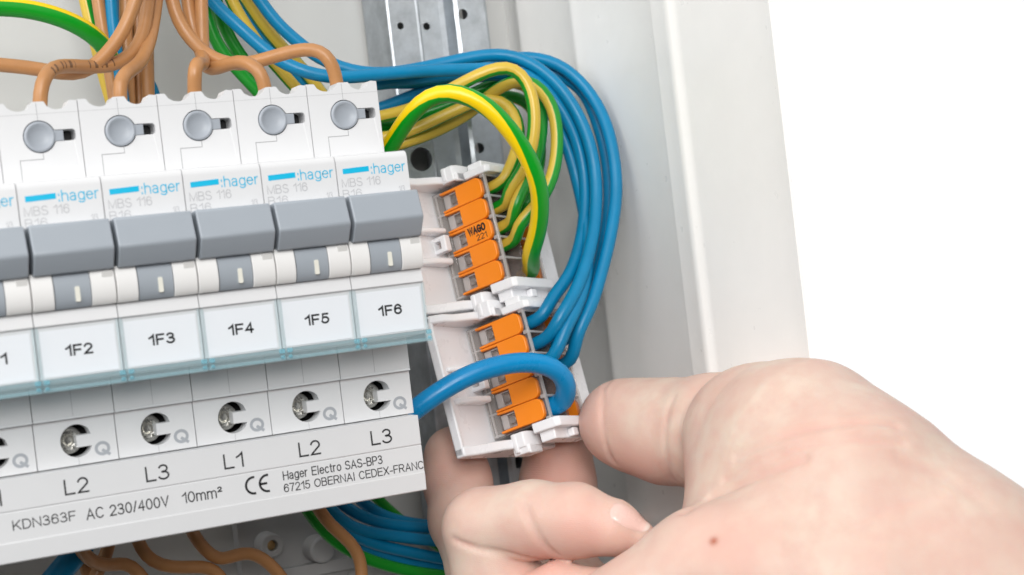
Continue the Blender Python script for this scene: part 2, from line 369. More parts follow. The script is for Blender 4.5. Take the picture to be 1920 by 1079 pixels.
b.prism([(15.45, 8.72), (15.52, 8.74), (15.57, 8.82), (15.57, 10.3), (15.49, 10.3), (15.48, 8.9), (15.45, 8.8)], Zb, Zt, lambda p, q, a: (p, q, a))
o = b.build('channel', MT['steel'], rl, bevel=.012, seg=1); o.matrix_parent_inverse = Matrix.Translation(-RO)

# ------------------------------------------------------------------ circuit breakers
P = 1.75
def notch(x0, x1, z, dep):
    n = 10; out = []
    for i in range(n + 1):
        t = i / n; out.append((x0 + (x1 - x0) * t, z - dep * math.sin(math.pi * t) ** .55))
    return out
def make_breaker():
    r = empty('circuit_breaker')
    x0, x1 = .010, 1.740
    b = MB()                                        # body: shoulders, nose, lower terminal housing
    ZT = 2.765
    top = [(x1, ZT - .02)] + [(1.60, ZT)] + notch(1.57, 1.04, ZT - .01, .18) + [(1.02, ZT), (.79, ZT)] + notch(.77, .20, ZT - .01, .18) + [(.17, ZT), (x0, ZT)]
    out = [(x0, .6), (x1, .6)] + top
    kn = circ(.865, 2.01, .352, 40, 20, 340)
    slot = [(1.20, 1.89), (1.56, 1.89)] + circ(1.56, 1.97, .08, 5, -90, 0) + circ(1.56, 2.06, .08, 5, 0, 90) + [(1.20, 2.14)]
    b.plate(out, 1.28, 1.75, [kn + slot])
    b.box(x0, x1, 1.95, 6.9, .55, 2.45)             # behind the terminal
    b.box(x0, .16, 1.75, 6.9, .55, 2.6); b.box(1.6, x1, 1.75, 6.9, .55, 2.6); b.box(.16, 1.6, 3.4, 6.9, 2.4, 2.7)
    nose = [(7.0, .98), (1.5, .99), (.14, .985), (.06, .96), (.015, .90), (0, .82), (0, .02), (.25, -.2), (.3, -1.0), (.3, -1.66),
            (-.03, -1.70), (-.06, -1.75), (-.10, -2.02), (-.04, -2.06), (-.04, -3.12), (.05, -3.2), (1.3, -3.3), (1.30, -4.02), (1.27, -4.06), (1.6, -4.07), (7.0, -4.07)]
    b.prof(nose, x0, x1)
    ch = circ(.895, -4.555, .355, 40, 17, 343)      # C-shaped opening: disc less a tongue
    ch = [p for p in ch if p[0] <= 1.20]
    ch = [(1.205, -4.445)] + ch[1:-1] + [(1.205, -4.70), (.89, -4.70), (.89, -4.445)]
    b.plate([(x0, -5.075), (x1, -5.075), (x1, -4.068), (x0, -4.068)], 1.38, 1.75, [ch])
    b.box(x0, x1, 2.3, 6.9, -5.6, -4.075)
    b.box(x0, .2, 1.75, 2.3, -5.4, -4.075); b.box(1.55, x1, 1.75, 2.3, -5.4, -4.075)
    b.build('body', MT['white'], r, bevel=.018, seg=2)
    b = MB()                                        # moulding seams
    b.box(.392, .405, 1.276, 1.29, 1.02, 1.535); b.box(.392, .905, 1.276, 1.29, 1.52, 1.535); b.box(.893, .905, 1.276, 1.29, 1.535, 1.66)
    b.box(.862, .870, 1.276, 1.29, 2.36, 2.74)
    b.box(.855, .862, 1.296, 1.31, -4.0, -3.35); b.box(.885, .891, 1.376, 1.39, -5.07, -4.92)
    b.build('seam', MT['seam'], r)
    b = MB(); b.box(.0, 1.74, 1.277, 1.285, 2.50, 2.508); b.box(1.735, 1.75, 1.29, 1.4, 1.0, 2.74)
    b.build('moulding_line', MT['softseam'], r)
    b = MB(); b.lathe((.865, 1.24, 2.01), [(.02, .075), (.10, .07), (.18, .055), (.245, .02), (.262, .004), (.29, 0), (.318, .004), (.332, .03), (.334, .45)], 48)
    k = b.build('terminal_cap', MT['capgrey'], r, smooth=True, angle=60)
    b = MB(); b.box(1.16, 1.375, 1.262, 1.6, 1.895, 2.125); b.build('cap_tab', MT['capgrey'], k, bevel=.012)
    b = MB(); b.box(1.42, 1.54, 1.74, 1.8, 1.99, 2.03); b.build('terminal_clip', MT['brass'], r)
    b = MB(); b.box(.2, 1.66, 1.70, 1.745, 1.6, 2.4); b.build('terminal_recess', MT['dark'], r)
    b = MB()                                        # toggle
    tg = [(.05, .02), (-.36, .05), (-.42, .02), (-.575, -.50), (-.59, -.56), (-.57, -.62), (-.32, -.99), (-.27, -1.0), (.1, -.99)]
    b.prof(tg, .075, 1.735); b.build('toggle', MT['grey'], r, bevel=.03, seg=3)
    def barrel(name, xa, xb, m_, rr=.0, zt=-1.0):
        q = MB(); pr = [(.3, -1.0)]
        for i in range(13):
            t = -1.0 + 2.0 * i / 12; pr.append((.02 - .30 * math.cos(t * .93) + rr, -1.335 - .385 * math.sin(t * 1.2) / math.sin(1.2)))
        pr.append((.3, -1.73)); q.prof(pr, xa, xb); return q
    q = barrel('side', .012, .455, 0); o = q.build('indicator_cheek', MT['indwhite'], r, smooth=True, bevel=.012)
    q = barrel('mid', .475, 1.215, 0, .02); iw = q.build('indicator', MT['grey'], r, smooth=True)
    q = barrel('side', 1.23, 1.735, 0, .0); o = q.build('indicator_cheek', MT['indwhite'], r, smooth=True, bevel=.012)
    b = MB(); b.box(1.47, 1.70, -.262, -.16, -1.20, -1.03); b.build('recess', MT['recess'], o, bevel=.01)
    b = MB(); b.plate(rrect(.885, .985, -1.60, -1.28, .03), -.275, -.2); b.build('mark', MT['mark'], iw)
    b = MB(); b.box(.10, 1.65, -.052, -.041, -3.09, -2.13); b.build('paper_label', MT['paper'], r)
    b = MB()                                        # hinged clear window over the paper
    b.box(.015, 1.735, -.135, -.105, -3.12, -2.06)
    b.build('label_window', MT['clear'], r, bevel=.008, seg=1)
    for xa in (.012, 1.688):
        b = MB(); b.box(xa, xa + .05, -.15, -.045, -3.12, -2.04); b.build('window_side', MT['clearpale'], r, bevel=.008, seg=1)
    b = MB()
    b.box(.012, 1.738, -.25, -.02, -3.37, -3.13); b.box(.012, 1.738, -.27, -.23, -3.39, -3.30)
    b.build('window_frame', MT['clearblue'], r, bevel=.01, seg=1)
    for xa in (.03, 1.60):
        b = MB(); b.box(xa, xa + .12, -.30, -.24, -3.22, -3.12); b.box(xa + .02, xa + .10, -.30, -.255, -3.33, -3.26)
        b.build('window_hinge', MT['clipblue'], r, bevel=.012, seg=1)
    b = MB(); b.lathe((.78, 1.68, -4.54), [(.10, .06), (.11, .0), (.23, -.02), (.31, .03), (.31, .5)], 26)
    for t in range(6):
        a = t * math.pi / 3; b.box(.78 + .19 * math.cos(a) - .04, .78 + .19 * math.cos(a) + .04, 1.635, 1.72, -4.54 + .19 * math.sin(a) - .04, -4.54 + .19 * math.sin(a) + .04)
    b.build('terminal_screw', MT['screw'], r, bevel=.02, seg=1)
    b = MB(); b.box(.2, 1.55, 2.26, 2.295, -5.05, -4.08); b.build('screw_recess', MT['dark'], r)
    # print
    b = MB(); b.plate([(.155, .555), (.785, .575), (.785, .695), (.155, .675)], -.004, .002); b.build('brand_bar', MT['cyan'], r)
    lettering('brand_mark', ':hager', .835, 1.672, .45, .745, -.004, MT['cyan'], r, weight=.105)
    lettering('type_mark', 'MBS 116', .10, 1.03, .26, .455, -.004, MT['greyprint'], r, weight=.10)
    lettering('rating_mark', 'B16', .095, .55, .015, .205, -.004, MT['greyprint'], r, weight=.10)
    lettering('small_mark', '1/3', 1.46, 1.60, .05, .19, -.004, MT['greyprint'], r, weight=.10)
    lettering('terminal_mark', 'Q', 1.25, 1.585, -4.96, -4.64, 1.376, MT['qprint'], r, weight=.27)
    return r
proto = make_breaker()
for k in range(6):
    o = proto if k == 0 else copy_tree(proto, None, ('label_text',))
    o.location = ((k - 1) * P, 0, 0)
    tag(o, f'white circuit breaker with grey toggle whose window label reads 1F{k + 1}', 'circuit breaker', 'circuit breakers in a row')
    if k: lettering('label_text', f'1F{k + 1}', .585, 1.155, -2.70, -2.465, -.056, MT['black'], o, weight=.215)
    else: lettering('label_text', '1F1', .585, 1.155, -2.70, -2.465, -.056, MT['black'], o, weight=.215)

b = MB()  # unseen block added to keep side light out of the space below
b.prof([(1.28, 2.75), (6.9, 2.75), (6.9, -5.07), (1.38, -5.07), (1.3, -3.3), (0, -3.1), (0, .98), (1.28, 1.0)], -24, -1.76)
tag(b.build('light_blocker', MT['white'], None, bevel=.03), 'plain white block added out of view beside the first breaker to block light', 'cover')
# ------------------------------------------------------------------ comb busbar along the bottom
bb = empty('comb_busbar', (3, .9, -6))
tag(bb, 'long white busbar block with printed terminal numbers under the breakers', 'busbar')
BO = Matrix.Translation((-3, -.9, 6))
b = MB()
b.prof([(.9, -5.10), (.9, -5.775), (.925, -5.79), (.9, -5.805), (.9, -6.42), (.88, -6.44), (.90, -6.84), (.93, -6.86), (3.2, -6.86), (3.2, -5.5), (2.2, -5.45), (2.2, -5.10)], -24.1, 8.64)  # far end lengthened out of view to block side light
b.build('cover', MT['busbar'], bb, bevel=.018).matrix_parent_inverse = BO
def bl(body, xa, xb, za, zb, bold=.13, name='lettering'):
    lettering(name, body, xa, xb, za, zb, .896, MT['black'], bb, bold).matrix_parent_inverse = BO
for k, s in enumerate(('L1', 'L2', 'L3', 'L1', 'L2', 'L3')):
    xx = (k - 1) * P + .41
    bl(s, xx, xx + (.52 if s[1] != '1' else .45), -5.635, -5.30)
bl('KDN363F', -.735, .585, -6.185, -5.975); bl('AC 230/400V', .80, 2.60, -6.225, -5.985); bl('10mm²', 2.89, 3.80, -6.22, -5.98)
bl('Hager Electro SAS-BP3', 5.22, 7.63, -6.13, -5.88); bl('67215 OBERNAI CEDEX-FRANC', 5.21, 8.62, -6.355, -6.165)
b = MB()
def arc_band(cx, cz, ro, ri, a0, a1): return circ(cx, cz, ro, 24, a0, a1) + circ(cx, cz, ri, 24, a1, a0)
b.plate(arc_band(4.53, -6.08, .205, .155, 80, 280), .894, .899)
b.plate(arc_band(4.85, -6.08, .205, .155, 80, 280), .894, .899)
b.box(4.66, 4.84, .894, .899, -6.105, -6.055)
b.build('conformity_mark', MT['black'], bb).matrix_parent_inverse = BO

# ------------------------------------------------------------------ lever connectors and their carriers
def frame(R, o):
    return Matrix(((R[0][0], R[0][1], R[0][2], o[0]), (R[1][0], R[1][1], R[1][2], o[1]), (R[2][0], R[2][1], R[2][2], o[2]), (0, 0, 0, 1)))
UP = frame([[0.474, -0.0023, -0.8805], [-0.8495, 0.2618, -0.458], [0.2316, 0.9651, 0.1222]], [12.03, 5.982, -1.251])
LO = frame([[0.5303, -0.0177, -0.8476], [-0.8105, 0.2826, -0.513], [0.2486, 0.9591, 0.1355]], [11.976, 4.597, -4.9])
BP = .574
def make_connector():
    """own axes: x towards the wire entries, y along the row of levers, z out of the lever face"""
    r = empty('lever_connector')
    b = MB()
    b.box(1.05, 1.85, -1.5, 1.5, -.83, -.79); b.box(1.70, 1.85, -1.5, 1.5, -.12, -.03)
    b.box(.30, 1.70, 1.45, 1.5, -.80, -.03); b.box(.30, 1.70, -1.5, -1.45, -.80, -.03)
    for k in range(6):
        y = -1.435 + k * BP; b.box(1.15, 1.83, y - .025, y + .025, -.79, -.12)
    b.build('housing', MT['wago'], r, bevel=.02, seg=1)
    b = MB(); b.box(0, .33, -1.5, 1.5, -.83, -.05); b.build('housing_back', MT['wagoback'], r, bevel=.02, seg=1)
    b = MB()
    b.box(.10, .16, -1.47, 1.47, -.06, -.01); b.box(.02, .06, -1.48, 1.48, -.8, -.02); b.box(1.80, 1.86, -1.49, 1.49, -.10, .0)
    for k in range(6):
        y = -1.435 + k * BP; b.box(.05, .36, y - .03, y + .03, -.3, -.02); b.box(1.70, 1.85, y - .05, y + .05, -.05, .005)
        b.box(1.82, 1.86, y - .03, y + .03, -.8, -.1)
    b.build('rim', MT['wagorim'], r, bevel=.012, seg=1)
    b = MB(); b.box(.34, 1.42, -1.44, 1.44, -.78, -.16); b.build('core', MT['core'], r, bevel=.02)
    for k in range(5):
        y = (k - 2) * BP
        h = BP / 2 - .007
        out = ([(.33, y - h), (1.50, y - h)] + circ(1.53, y - h + .19, .19, 6, -90, 0)[1:] + circ(1.53, y + h - .19, .19, 6, 0, 90) +
               [(.33, y + h), (.33, y + h - .06), (.86, y + h - .075), (.86, y - h + .075), (.33, y - h + .06)])
        b = MB(); b.prism(out, -.10, .045, lambda p, q, a: (p, q, a)); lv = b.build('lever', MT['orange'], r, bevel=.02, seg=2)
        b = MB(); b.box(.57, .83, y - .15, y + .15, -.14, -.07); b.box(.60, .80, y - .11, y + .11, -.16, -.05)
        b.build('spring_clamp', MT['clamp'], r, bevel=.02, seg=1)
        b = MB(); b.box(.36, .57, y - .19, y + .19, -.155, -.05); b.box(.57, .85, y + .15, y + .19, -.155, -.03); b.box(.57, .85, y - .19, y - .15, -.155, -.03)
        b.box(.83, .865, y + .05, y + .17, -.1, -.01); b.box(.83, .865, y - .17, y - .05, -.1, -.01)
        b.build('test_window', MT['wagorim'], r, bevel=.012, seg=1)
    return r
def make_carrier():
    r = empty('connector_carrier')
    ax = lambda p, q, a: (p, a, q)              # profiles in (x, z), extruded along y
    b = MB()
    b.box(-.16, -.01, -1.9, 1.78, -2.78, 1.55)                    # base plate
    b.box(-.16, .10, -1.9, 1.78, 1.50, 1.62)                      # rim on the open edge
    b.prism([(-.16, 1.62), (.12, 1.62), (.20, 1.2), (.62, .45), (.70, .12), (.70, -1.8), (-.16, -2.4)], -1.92, -1.66, ax)     # foot wall
    b.prism([(-.16, 1.62), (.10, 1.62), (.32, 1.3), (.36, .9), (.62, .35), (.66, .12), (.66, -1.8), (-.16, -2.4)], 1.58, 1.80, ax)    # head wall
    b.prism([(-.02, 1.3), (.10, 1.25), (.30, .75), (.36, .12), (-.02, .12)], -.55, -.38, ax)       # ribs under the connector
    b.prism([(-.02, 1.3), (.10, 1.25), (.30, .75), (.36, .12), (-.02, .12)], .32, .46, ax)
    b.box(-.1, 1.55, -1.7, 1.62, -2.80, -1.98)                    # far side wall
    b.build('tray', MT['carrier'], r, bevel=.05, seg=3)
    b = MB()                                                      # latch on the open side
    b.prism([(-.38, -.22), (.20, -.22), (.20, .22), (-.38, .22)], .12, .35, lambda p, q, a: (p + .2, q + .02, a), [[(-.2, -.11), (.02, -.11), (.02, .11), (-.2, .11)]])
    b.build('latch', MT['carrier'], r, bevel=.03)
    for s in (-1, 1):
        b = MB()
        ya, yb = (-2.12, -1.56) if s < 0 else (1.56, 1.98)
        b.prism([(.66, .22), (1.02, .20), (1.10, .05), (1.10, -.50), (.66, -.50)], ya + (.16 if s < 0 else 0), yb, ax)
        b.box(.60, 1.08, ya, ya + .2, -.50, .16)
        b.box(.70, .82, ya + .05, yb, .12, .24)
        b.box(1.0, 1.10, ya - .02, ya + .22, -.2, .12)
        b.build('clip', MT['carrier'], r, bevel=.03)
        b = MB()
        ya, yb = (-1.98, -1.46) if s < 0 else (1.46, 1.86)
        b.prism([(1.30, .12), (1.98, .06), (2.06, -.06), (2.06, -1.70), (1.86, -1.85), (1.30, -1.85)], ya + (.26 if s < 0 else 0), yb + (0 if s < 0 else -.2), ax)
        b.prism([(1.36, -.05), (1.80, -.08), (1.80, -1.72), (1.36, -1.72)], ya, ya + .3 if s < 0 else yb, ax)
        b.box(1.80, 1.98, ya + .02, ya + .24, -.95, -.70)
        b.build('clip', MT['carrier'], r, bevel=.03)
    return r
MIR = Matrix.Translation((0, 0, -1.74)) @ Matrix.Rotation(math.pi, 4, 'X')
cp = make_connector()
for i, (Mx, lab) in enumerate(((UP, 'upper clear connector with orange levers, one lever printed with black lettering'),
                               (LO, 'lower clear connector with orange levers under the thick blue wire'),
                               (UP @ MIR, 'clear connector behind the upper printed one, its orange levers seen edge on'),
                               (LO @ MIR, 'clear connector behind the lower one, its orange levers edge on beside the thumb'))):
    o = cp if i == 0 else copy_tree(cp)
    o.matrix_world = Mx
    tag(o, lab, 'wire connector', 'five way lever connectors')
lv = [c for c in cp.children if c.name.split('.')[0] == 'lever'][2]
def onlever(p, q): return (1.25 + q, -p, .0475)
# letters run along the lever row: right in reading order is towards the wire entries, up is towards the head of the row
def onlever(p, q): return (p, q, .0475)
lettering('lettering', 'WAGO', .96, 1.56, -.01, .21, 0, MT['black'], lv, weight=.30, frame=onlever)
lettering('lettering', '221', 1.20, 1.55, -.21, -.045, 0, MT['black'], lv, weight=.15, frame=onlever)
ca = make_carrier(); ca.matrix_world = UP
tag(ca, 'upper white plastic carrier clipped round the connectors with green and yellow wires', 'connector carrier', 'white connector carriers')
cb = copy_tree(ca); cb.matrix_world = LO
tag(cb, 'lower white plastic carrier held between the fingers, full of blue wires', 'connector carrier', 'white connector carriers')

# ------------------------------------------------------------------ wires
def spline(pts, step=.22):
    P_ = [Vector(p) for p in pts]
    P_ = [P_[0] + (P_[0] - P_[1])] + P_ + [P_[-1] + (P_[-1] - P_[-2])]
    out = []
    for i in range(1, len(P_) - 2):
        p0, p1, p2, p3 = P_[i - 1:i + 3]
        t = [0]
        for a, b_ in ((p0, p1), (p1, p2), (p2, p3)): t.append(t[-1] + max((b_ - a).length, 1e-4) ** .5)
        n = max(2, int((p2 - p1).length / step))
        for k in range(n):
            s = t[1] + (t[2] - t[1]) * k / n
            A1 = p0 * ((t[1] - s) / (t[1] - t[0])) + p1 * ((s - t[0]) / (t[1] - t[0]))
            A2 = p1 * ((t[2] - s) / (t[2] - t[1])) + p2 * ((s - t[1]) / (t[2] - t[1]))
            A3 = p2 * ((t[3] - s) / (t[3] - t[2])) + p3 * ((s - t[2]) / (t[3] - t[2]))
            B1 = A1 * ((t[2] - s) / (t[2] - t[0])) + A2 * ((s - t[0]) / (t[2] - t[0]))
            B2 = A2 * ((t[3] - s) / (t[3] - t[1])) + A3 * ((s - t[1]) / (t[3] - t[1]))
            out.append(B1 * ((t[2] - s) / (t[2] - t[1])) + B2 * ((s - t[1]) / (t[2] - t[1])))
    out.append(P_[-2])
    for _ in range(3):                               # relax kinks
        out = [out[0]] + [(out[i - 1] + out[i] * 2 + out[i + 1]) / 4 for i in range(1, len(out) - 1)] + [out[-1]]
    return out
def wire(name, label, pts, r, m_, cat, group, phase=0.0, twist=0.0, n=18):
    c = spline(pts); vs = []; fs = []; uv = []
    T = [(c[min(i + 1, len(c) - 1)] - c[max(i - 1, 0)]).normalized() for i in range(len(c))]
    u = (Vector((0.3, -1, .2)) - T[0] * T[0].dot(Vector((.3, -1, .2)))).normalized()
    L = 0
    ls = []
    for i, p in enumerate(c):
        if i: L += (c[i] - c[i - 1]).length; u = (u - T[i] * u.dot(T[i])).normalized()
        ls.append(L); w = T[i].cross(u)
        for k in range(n):
            a = 2 * math.pi * k / n + phase + (float(np.interp(L, [q_[0] for q_ in twist], [q_[1] for q_ in twist])) if isinstance(twist, list) else twist * L)
            vs.append(p + (u * math.cos(a) + w * math.sin(a)) * r)
    for i in range(len(c) - 1):
        for k in range(n):
            j = (k + 1) % n; fs.append((i * n + k, i * n + j, (i + 1) * n + j, (i + 1) * n + k))
            uv.append([(ls[i], k / n), (ls[i], (k + 1) / n), (ls[i + 1], (k + 1) / n), (ls[i + 1], k / n)])
    ends = [tuple(reversed(range(n))), tuple((len(c) - 1) * n + k for k in range(n))]
    me = bpy.data.meshes.new(name); me.from_pydata(vs, [], fs + ends)
    l = me.uv_layers.new(name='UVMap'); d = [q for f in uv for q in f] + [(0, 0)] * (2 * n)
    for i, q in enumerate(d): l.data[i].uv = q
    for p in me.polygons: p.use_smooth = True
    me.materials.append(MT[m_])
    return tag(link(bpy.data.objects.new(name, me)), label, cat, group)
def px(*q):
    out = [aty(u, v, y) for u, v, y in q]
    def on(p, e):                                    # wires that leave the photograph run on to the edge of the cabinet
        u, v, y = e
        if v <= -50: return [p + Vector((-.5, 0, 9))]
        if v >= 1140: return [p + Vector((.4, 0, -7))]
        if u <= -100: return [p + Vector((-14, 0, -.3))]
        return []
    return on(out[0], q[0]) + out + on(out[-1], q[-1])
GB, GU, GG = 'brown wires', 'blue wires', 'green and yellow wires'
RB = .165
def brown(lab, q, m_='brown', r=RB, ph=0): return wire('brown_wire', lab, px(*q), r, m_, 'wire', GB, ph)
brown('brown wire with black print bending into the top of breaker 1F2', [(76, 240, 2.9), (74, 195, 2.8), (77, 156, 2.7), (93, 130, 2.9), (121, 124, 3.4), (175, 126, 4.0), (218, 121, 4.3), (249, 103, 4.4), (269, 70, 4.5), (275, 23, 4.6), (280, -60, 4.8)], 'brownprint', ph=-2.3)
brown('brown wire running in from the photo edge and crossing under the printed brown wire', [(-120, 118, 4.0), (0, 122, 4.0), (70, 129, 4.0), (117, 139, 4.0), (156, 139, 4.0), (185, 117, 4.0), (214, 86, 4.0), (241, 39, 4.0), (254, 0, 4.0), (270, -60, 4.0)])
brown('brown wire with a sharp bend at the top of breaker 1F3', [(226, 240, 2.9), (226, 187, 2.8), (223, 156, 2.7), (234, 140, 2.9), (265, 116, 3.9), (282, 72, 4.6), (290, 23, 4.9), (296, -60, 5.0)])
brown('brown wire hooking forward into the top of breaker 1F4', [(366, 240, 2.9), (365, 175, 2.8), (364, 140, 2.5), (368, 120, 2.6), (378, 122, 3.4), (381, 110, 4.4), (372, 85, 5.0), (358, 39, 5.2), (352, 0, 5.2), (346, -60, 5.2)])
brown('brown wire arching low into the top of breaker 1F5', [(502, 240, 2.9), (497, 163, 2.8), (490, 137, 2.7), (471, 120, 2.9), (448, 114, 3.3), (420, 123, 3.7), (396, 133, 4.2), (382, 122, 4.7), (380, 80, 5.0), (378, 30, 5.0), (374, -60, 5.0)])
brown('brown wire with the longest arch, ending in breaker 1F6', [(640, 240, 2.9), (632, 156, 2.8), (625, 125, 2.7), (611, 102, 2.7), (588, 92, 2.9), (557, 94, 3.1), (518, 105, 3.4), (479, 117, 3.6), (448, 122, 3.9), (416, 117, 4.2), (389, 104, 4.5), (358, 77, 4.8), (333, 40, 4.9), (322, 0, 5.0), (312, -60, 5.0)])
brown('brown wire with faded print at the side of the hanging bundle', [(176, -60, 6.4), (184, 0, 6.4), (195, 70, 6.4), (208, 140, 6.4), (222, 230, 6.4)], 'brownprint', ph=-2.3)
brown('straight brown wire in the hanging bundle beside the blue wire', [(232, -60, 6.6), (236, 60, 6.6), (242, 187, 6.6), (246, 260, 6.6)])
brown('straight brown wire in the middle of the hanging bundle', [(256, -60, 6.9), (258, 60, 6.9), (261, 187, 6.9), (264, 260, 6.9)])
brown('straight brown wire at the far side of the hanging bundle', [(276, -60, 6.6), (276, 90, 6.6), (278, 190, 6.6), (280, 260, 6.6)])
# below the busbar
D = 6.5
brown('brown wire curling beneath the KDN363F lettering of the busbar', [(130, 990, 5.0), (155, 1036, 5.5), (178, 1056, 6), (211, 1061, D), (235, 1054, D), (259, 1070, D), (285, 1110, D), (300, 1160, D)])
brown('brown wire crossing behind the thick blue wire below the busbar', [(212, 980, 7), (203, 1030, 7), (192, 1057, 7), (178, 1082, 7), (160, 1140, 7)])
brown('brown wire end dropping straight down below the busbar corner', [(150, 1000, 7.6), (158, 1055, 7.6), (168, 1085, 7.6), (180, 1150, 7.6)])
brown('brown wire sagging in a wide curve below the AC 230/400V lettering', [(245, 960, 5.5), (259, 1015, D), (271, 1042, D), (300, 1062, D), (341, 1066, D), (382, 1061, D), (403, 1070, D), (420, 1090, D), (440, 1160, D)])
brown('brown wire humping over beside the plastic bracket below the busbar', [(345, 950, 5.5), (361, 1000, D), (384, 1033, D), (408, 1050, D), (428, 1047, D), (455, 1036, D), (480, 1039, D), (505, 1056, D), (530, 1084, D), (560, 1150, D)])
brown('brown wire kinking down in front of the plastic bracket', [(570, 900, 5.5), (599, 958, 6), (620, 987, 6), (648, 1008, 6), (668, 1031, 6), (677, 1055, 6), (679, 1085, 6), (676, 1150, 6)])
def blue(lab, q, r=.17, m_='blue'): return wire('blue_wire', lab, px(*q), r, m_, 'wire', GU)
blue('blue wire hanging in the bundle of straight brown wires', [(204, -60, 6.3), (210, 30, 6.3), (218, 100, 6.3), (232, 200, 6.3), (240, 260, 6.3)], .16)
blue('second blue wire in the hanging bundle, mostly hidden by brown wires', [(222, -60, 6.9), (226, 60, 6.9), (250, 120, 7.2), (280, 150, 7.3), (294, 200, 7.3), (305, 260, 7.3)], .16)
# blue loops from behind the breakers to the lower connectors
def LOp(a, b_, c): return LO @ Vector((a, b_, c))
def UPp(a, b_, c): return UP @ Vector((a, b_, c))
def loop(lab, q, end, name='blue_wire', m_='blue', r=.17, grp=GU, phase=0, twist=0.0):
    return wire(name, lab, px(*q) + list(end), r, m_, 'wire', grp, phase, twist)
def ent(F_, b_, second=False, bend=(1.0, 0, 0)):
    c = -.45 if not second else -1.29
    return [F_ @ Vector((2.15, b_, c)), F_ @ Vector((1.75, b_, c)), F_ @ Vector((1.2, b_, c))]
loop('blue wire that sweeps from above breaker 1F4 over the others to the lower connector', [(360, -60, 6.5), (395, 0, 6.5), (440, 43, 6.4), (479, 79, 6.2), (518, 111, 6.0), (557, 131, 5.8), (596, 142, 5.6), (635, 146, 5.5), (712, 140, 5.5), (790, 134, 5.4), (870, 131, 5.3), (940, 130, 5.2), (988, 140, 5.1), (1035, 179, 4.9), (1074, 243, 4.7), (1093, 309, 4.6), (1098, 371, 4.4), (1090, 449, 4.1), (1066, 520, 3.7), (1030, 566, 3.5)], ent(LO, 2 * BP))
loop('blue wire that forms the topmost arch over the steel rail', [(450, -60, 6.9), (487, 0, 6.9), (518, 43, 6.8), (557, 78, 6.7), (596, 108, 6.6), (635, 127, 6.4), (681, 138, 6.2), (740, 137, 6.1), (800, 126, 6.0), (856, 114, 5.8), (902, 105, 5.6), (949, 103, 5.4), (996, 119, 5.1), (1042, 155, 4.8), (1081, 210, 4.5), (1105, 268, 4.3), (1117, 332, 4.1), (1116, 410, 3.8), (1103, 480, 3.4), (1078, 550, 3.1), (1044, 605, 3.0)], ent(LO, BP))
loop('blue wire with the widest loop, farthest out towards the cabinet wall', [(690, 153, 7.0), (760, 156, 6.9), (850, 146, 6.7), (920, 118, 6.4), (988, 107, 6.0), (1031, 114, 5.6), (1074, 140, 5.2), (1109, 179, 4.9), (1135, 228, 4.5), (1151, 294, 4.1), (1156, 352, 3.9), (1147, 430, 3.6), (1128, 510, 3.4), (1108, 575, 3.2), (1080, 632, 3.2)], ent(LO, -.02, True))
loop('blue wire just inside the widest loop near the cabinet wall', [(690, 210, 7.2), (716, 203, 7.1), (758, 186, 7.0), (836, 157, 6.8), (920, 140, 6.6), (985, 128, 6.2), (1039, 136, 5.8), (1089, 165, 5.4), (1122, 235, 5.0), (1138, 301, 4.7), (1143, 371, 4.4), (1134, 450, 4.1), (1112, 540, 3.9), (1090, 605, 4.0)], ent(LO, BP, True))
loop('blue wire that drops nearest to the thick striped wire into the lower connector', [(690, 160, 6.6), (780, 150, 6.4), (900, 140, 6.0), (985, 150, 5.6), (1030, 205, 5.3), (1062, 270, 5.0), (1085, 350, 4.7), (1100, 430, 4.1), (1100, 510, 3.5), (1080, 580, 3.1), (1052, 632, 3.0)], ent(LO, 0.02))
# thick blue lead
wire('blue_wire', 'thick bright blue wire looping over the levers of the lower connector', px((690, 830, 3.6), (745, 795, 3.2), (780, 767, 2.9), (815, 741, 2.7), (868, 709, 2.5), (921, 689, 2.35), (974, 679, 2.25), (1020, 681, 2.2), (1052, 698, 2.25), (1065, 724, 2.4), (1058, 748, 2.75)) + [LO @ Vector((2.0, -1.1, -.5)), LO @ Vector((1.5, -1.14, -.45))], .255, 'bluethick', 'wire', GU, n=28)
# below
def blo(lab, q, nm='blue_wire', m_='blue', grp=GU, r=.16, ph=0): wire(nm, lab, px(*q), r, m_, 'wire', grp, ph)
blo('thick dark blue wire slanting down below the end of the KDN363F lettering', [(200, 950, 5.6), (149, 1031, 6), (104, 1084, 6.2), (60, 1150, 6.4)], r=.30)
blo('uppermost blue wire of the bundle running under the busbar to the hand', [(600, 900, 7.5), (640, 945, 7.5), (684, 972, 7.5), (736, 985, 7.5), (814, 990, 7.5), (900, 985, 7.5)])
blo('blue wire second from the top in the bundle below the busbar', [(590, 920, 7.2), (625, 962, 7.2), (662, 990, 7.2), (736, 1005, 7.2), (814, 1014, 7.2), (900, 1018, 7.2)])
blo('blue wire low in the bundle below the busbar, above the gap of light', [(600, 940, 7.3), (640, 986, 7.3), (690, 1016, 7.3), (750, 1032, 7.3), (824, 1047, 7.3), (900, 1060, 7.3)])
blo('blue wire at the back of the bundle beside the yellow striped one', [(640, 900, 8), (690, 952, 8), (730, 972, 8), (780, 983, 8), (860, 990, 8)])
blo('lowest blue wire of the bundle, just above the green one', [(610, 970, 7.6), (655, 1008, 7.6), (712, 1037, 7.6), (780, 1057, 7.6), (832, 1064, 7.6), (900, 1075, 7.6)])
blo('dark green striped wire along the underside of the blue bundle', [(560, 930, 6.9), (580, 965, 6.9), (608, 998, 6.9), (646, 1029, 6.9), (697, 1052, 6.9), (762, 1070, 6.9), (830, 1080, 6.9), (900, 1090, 6.9)], 'striped_wire', 'gy', GG, ph=0.2)
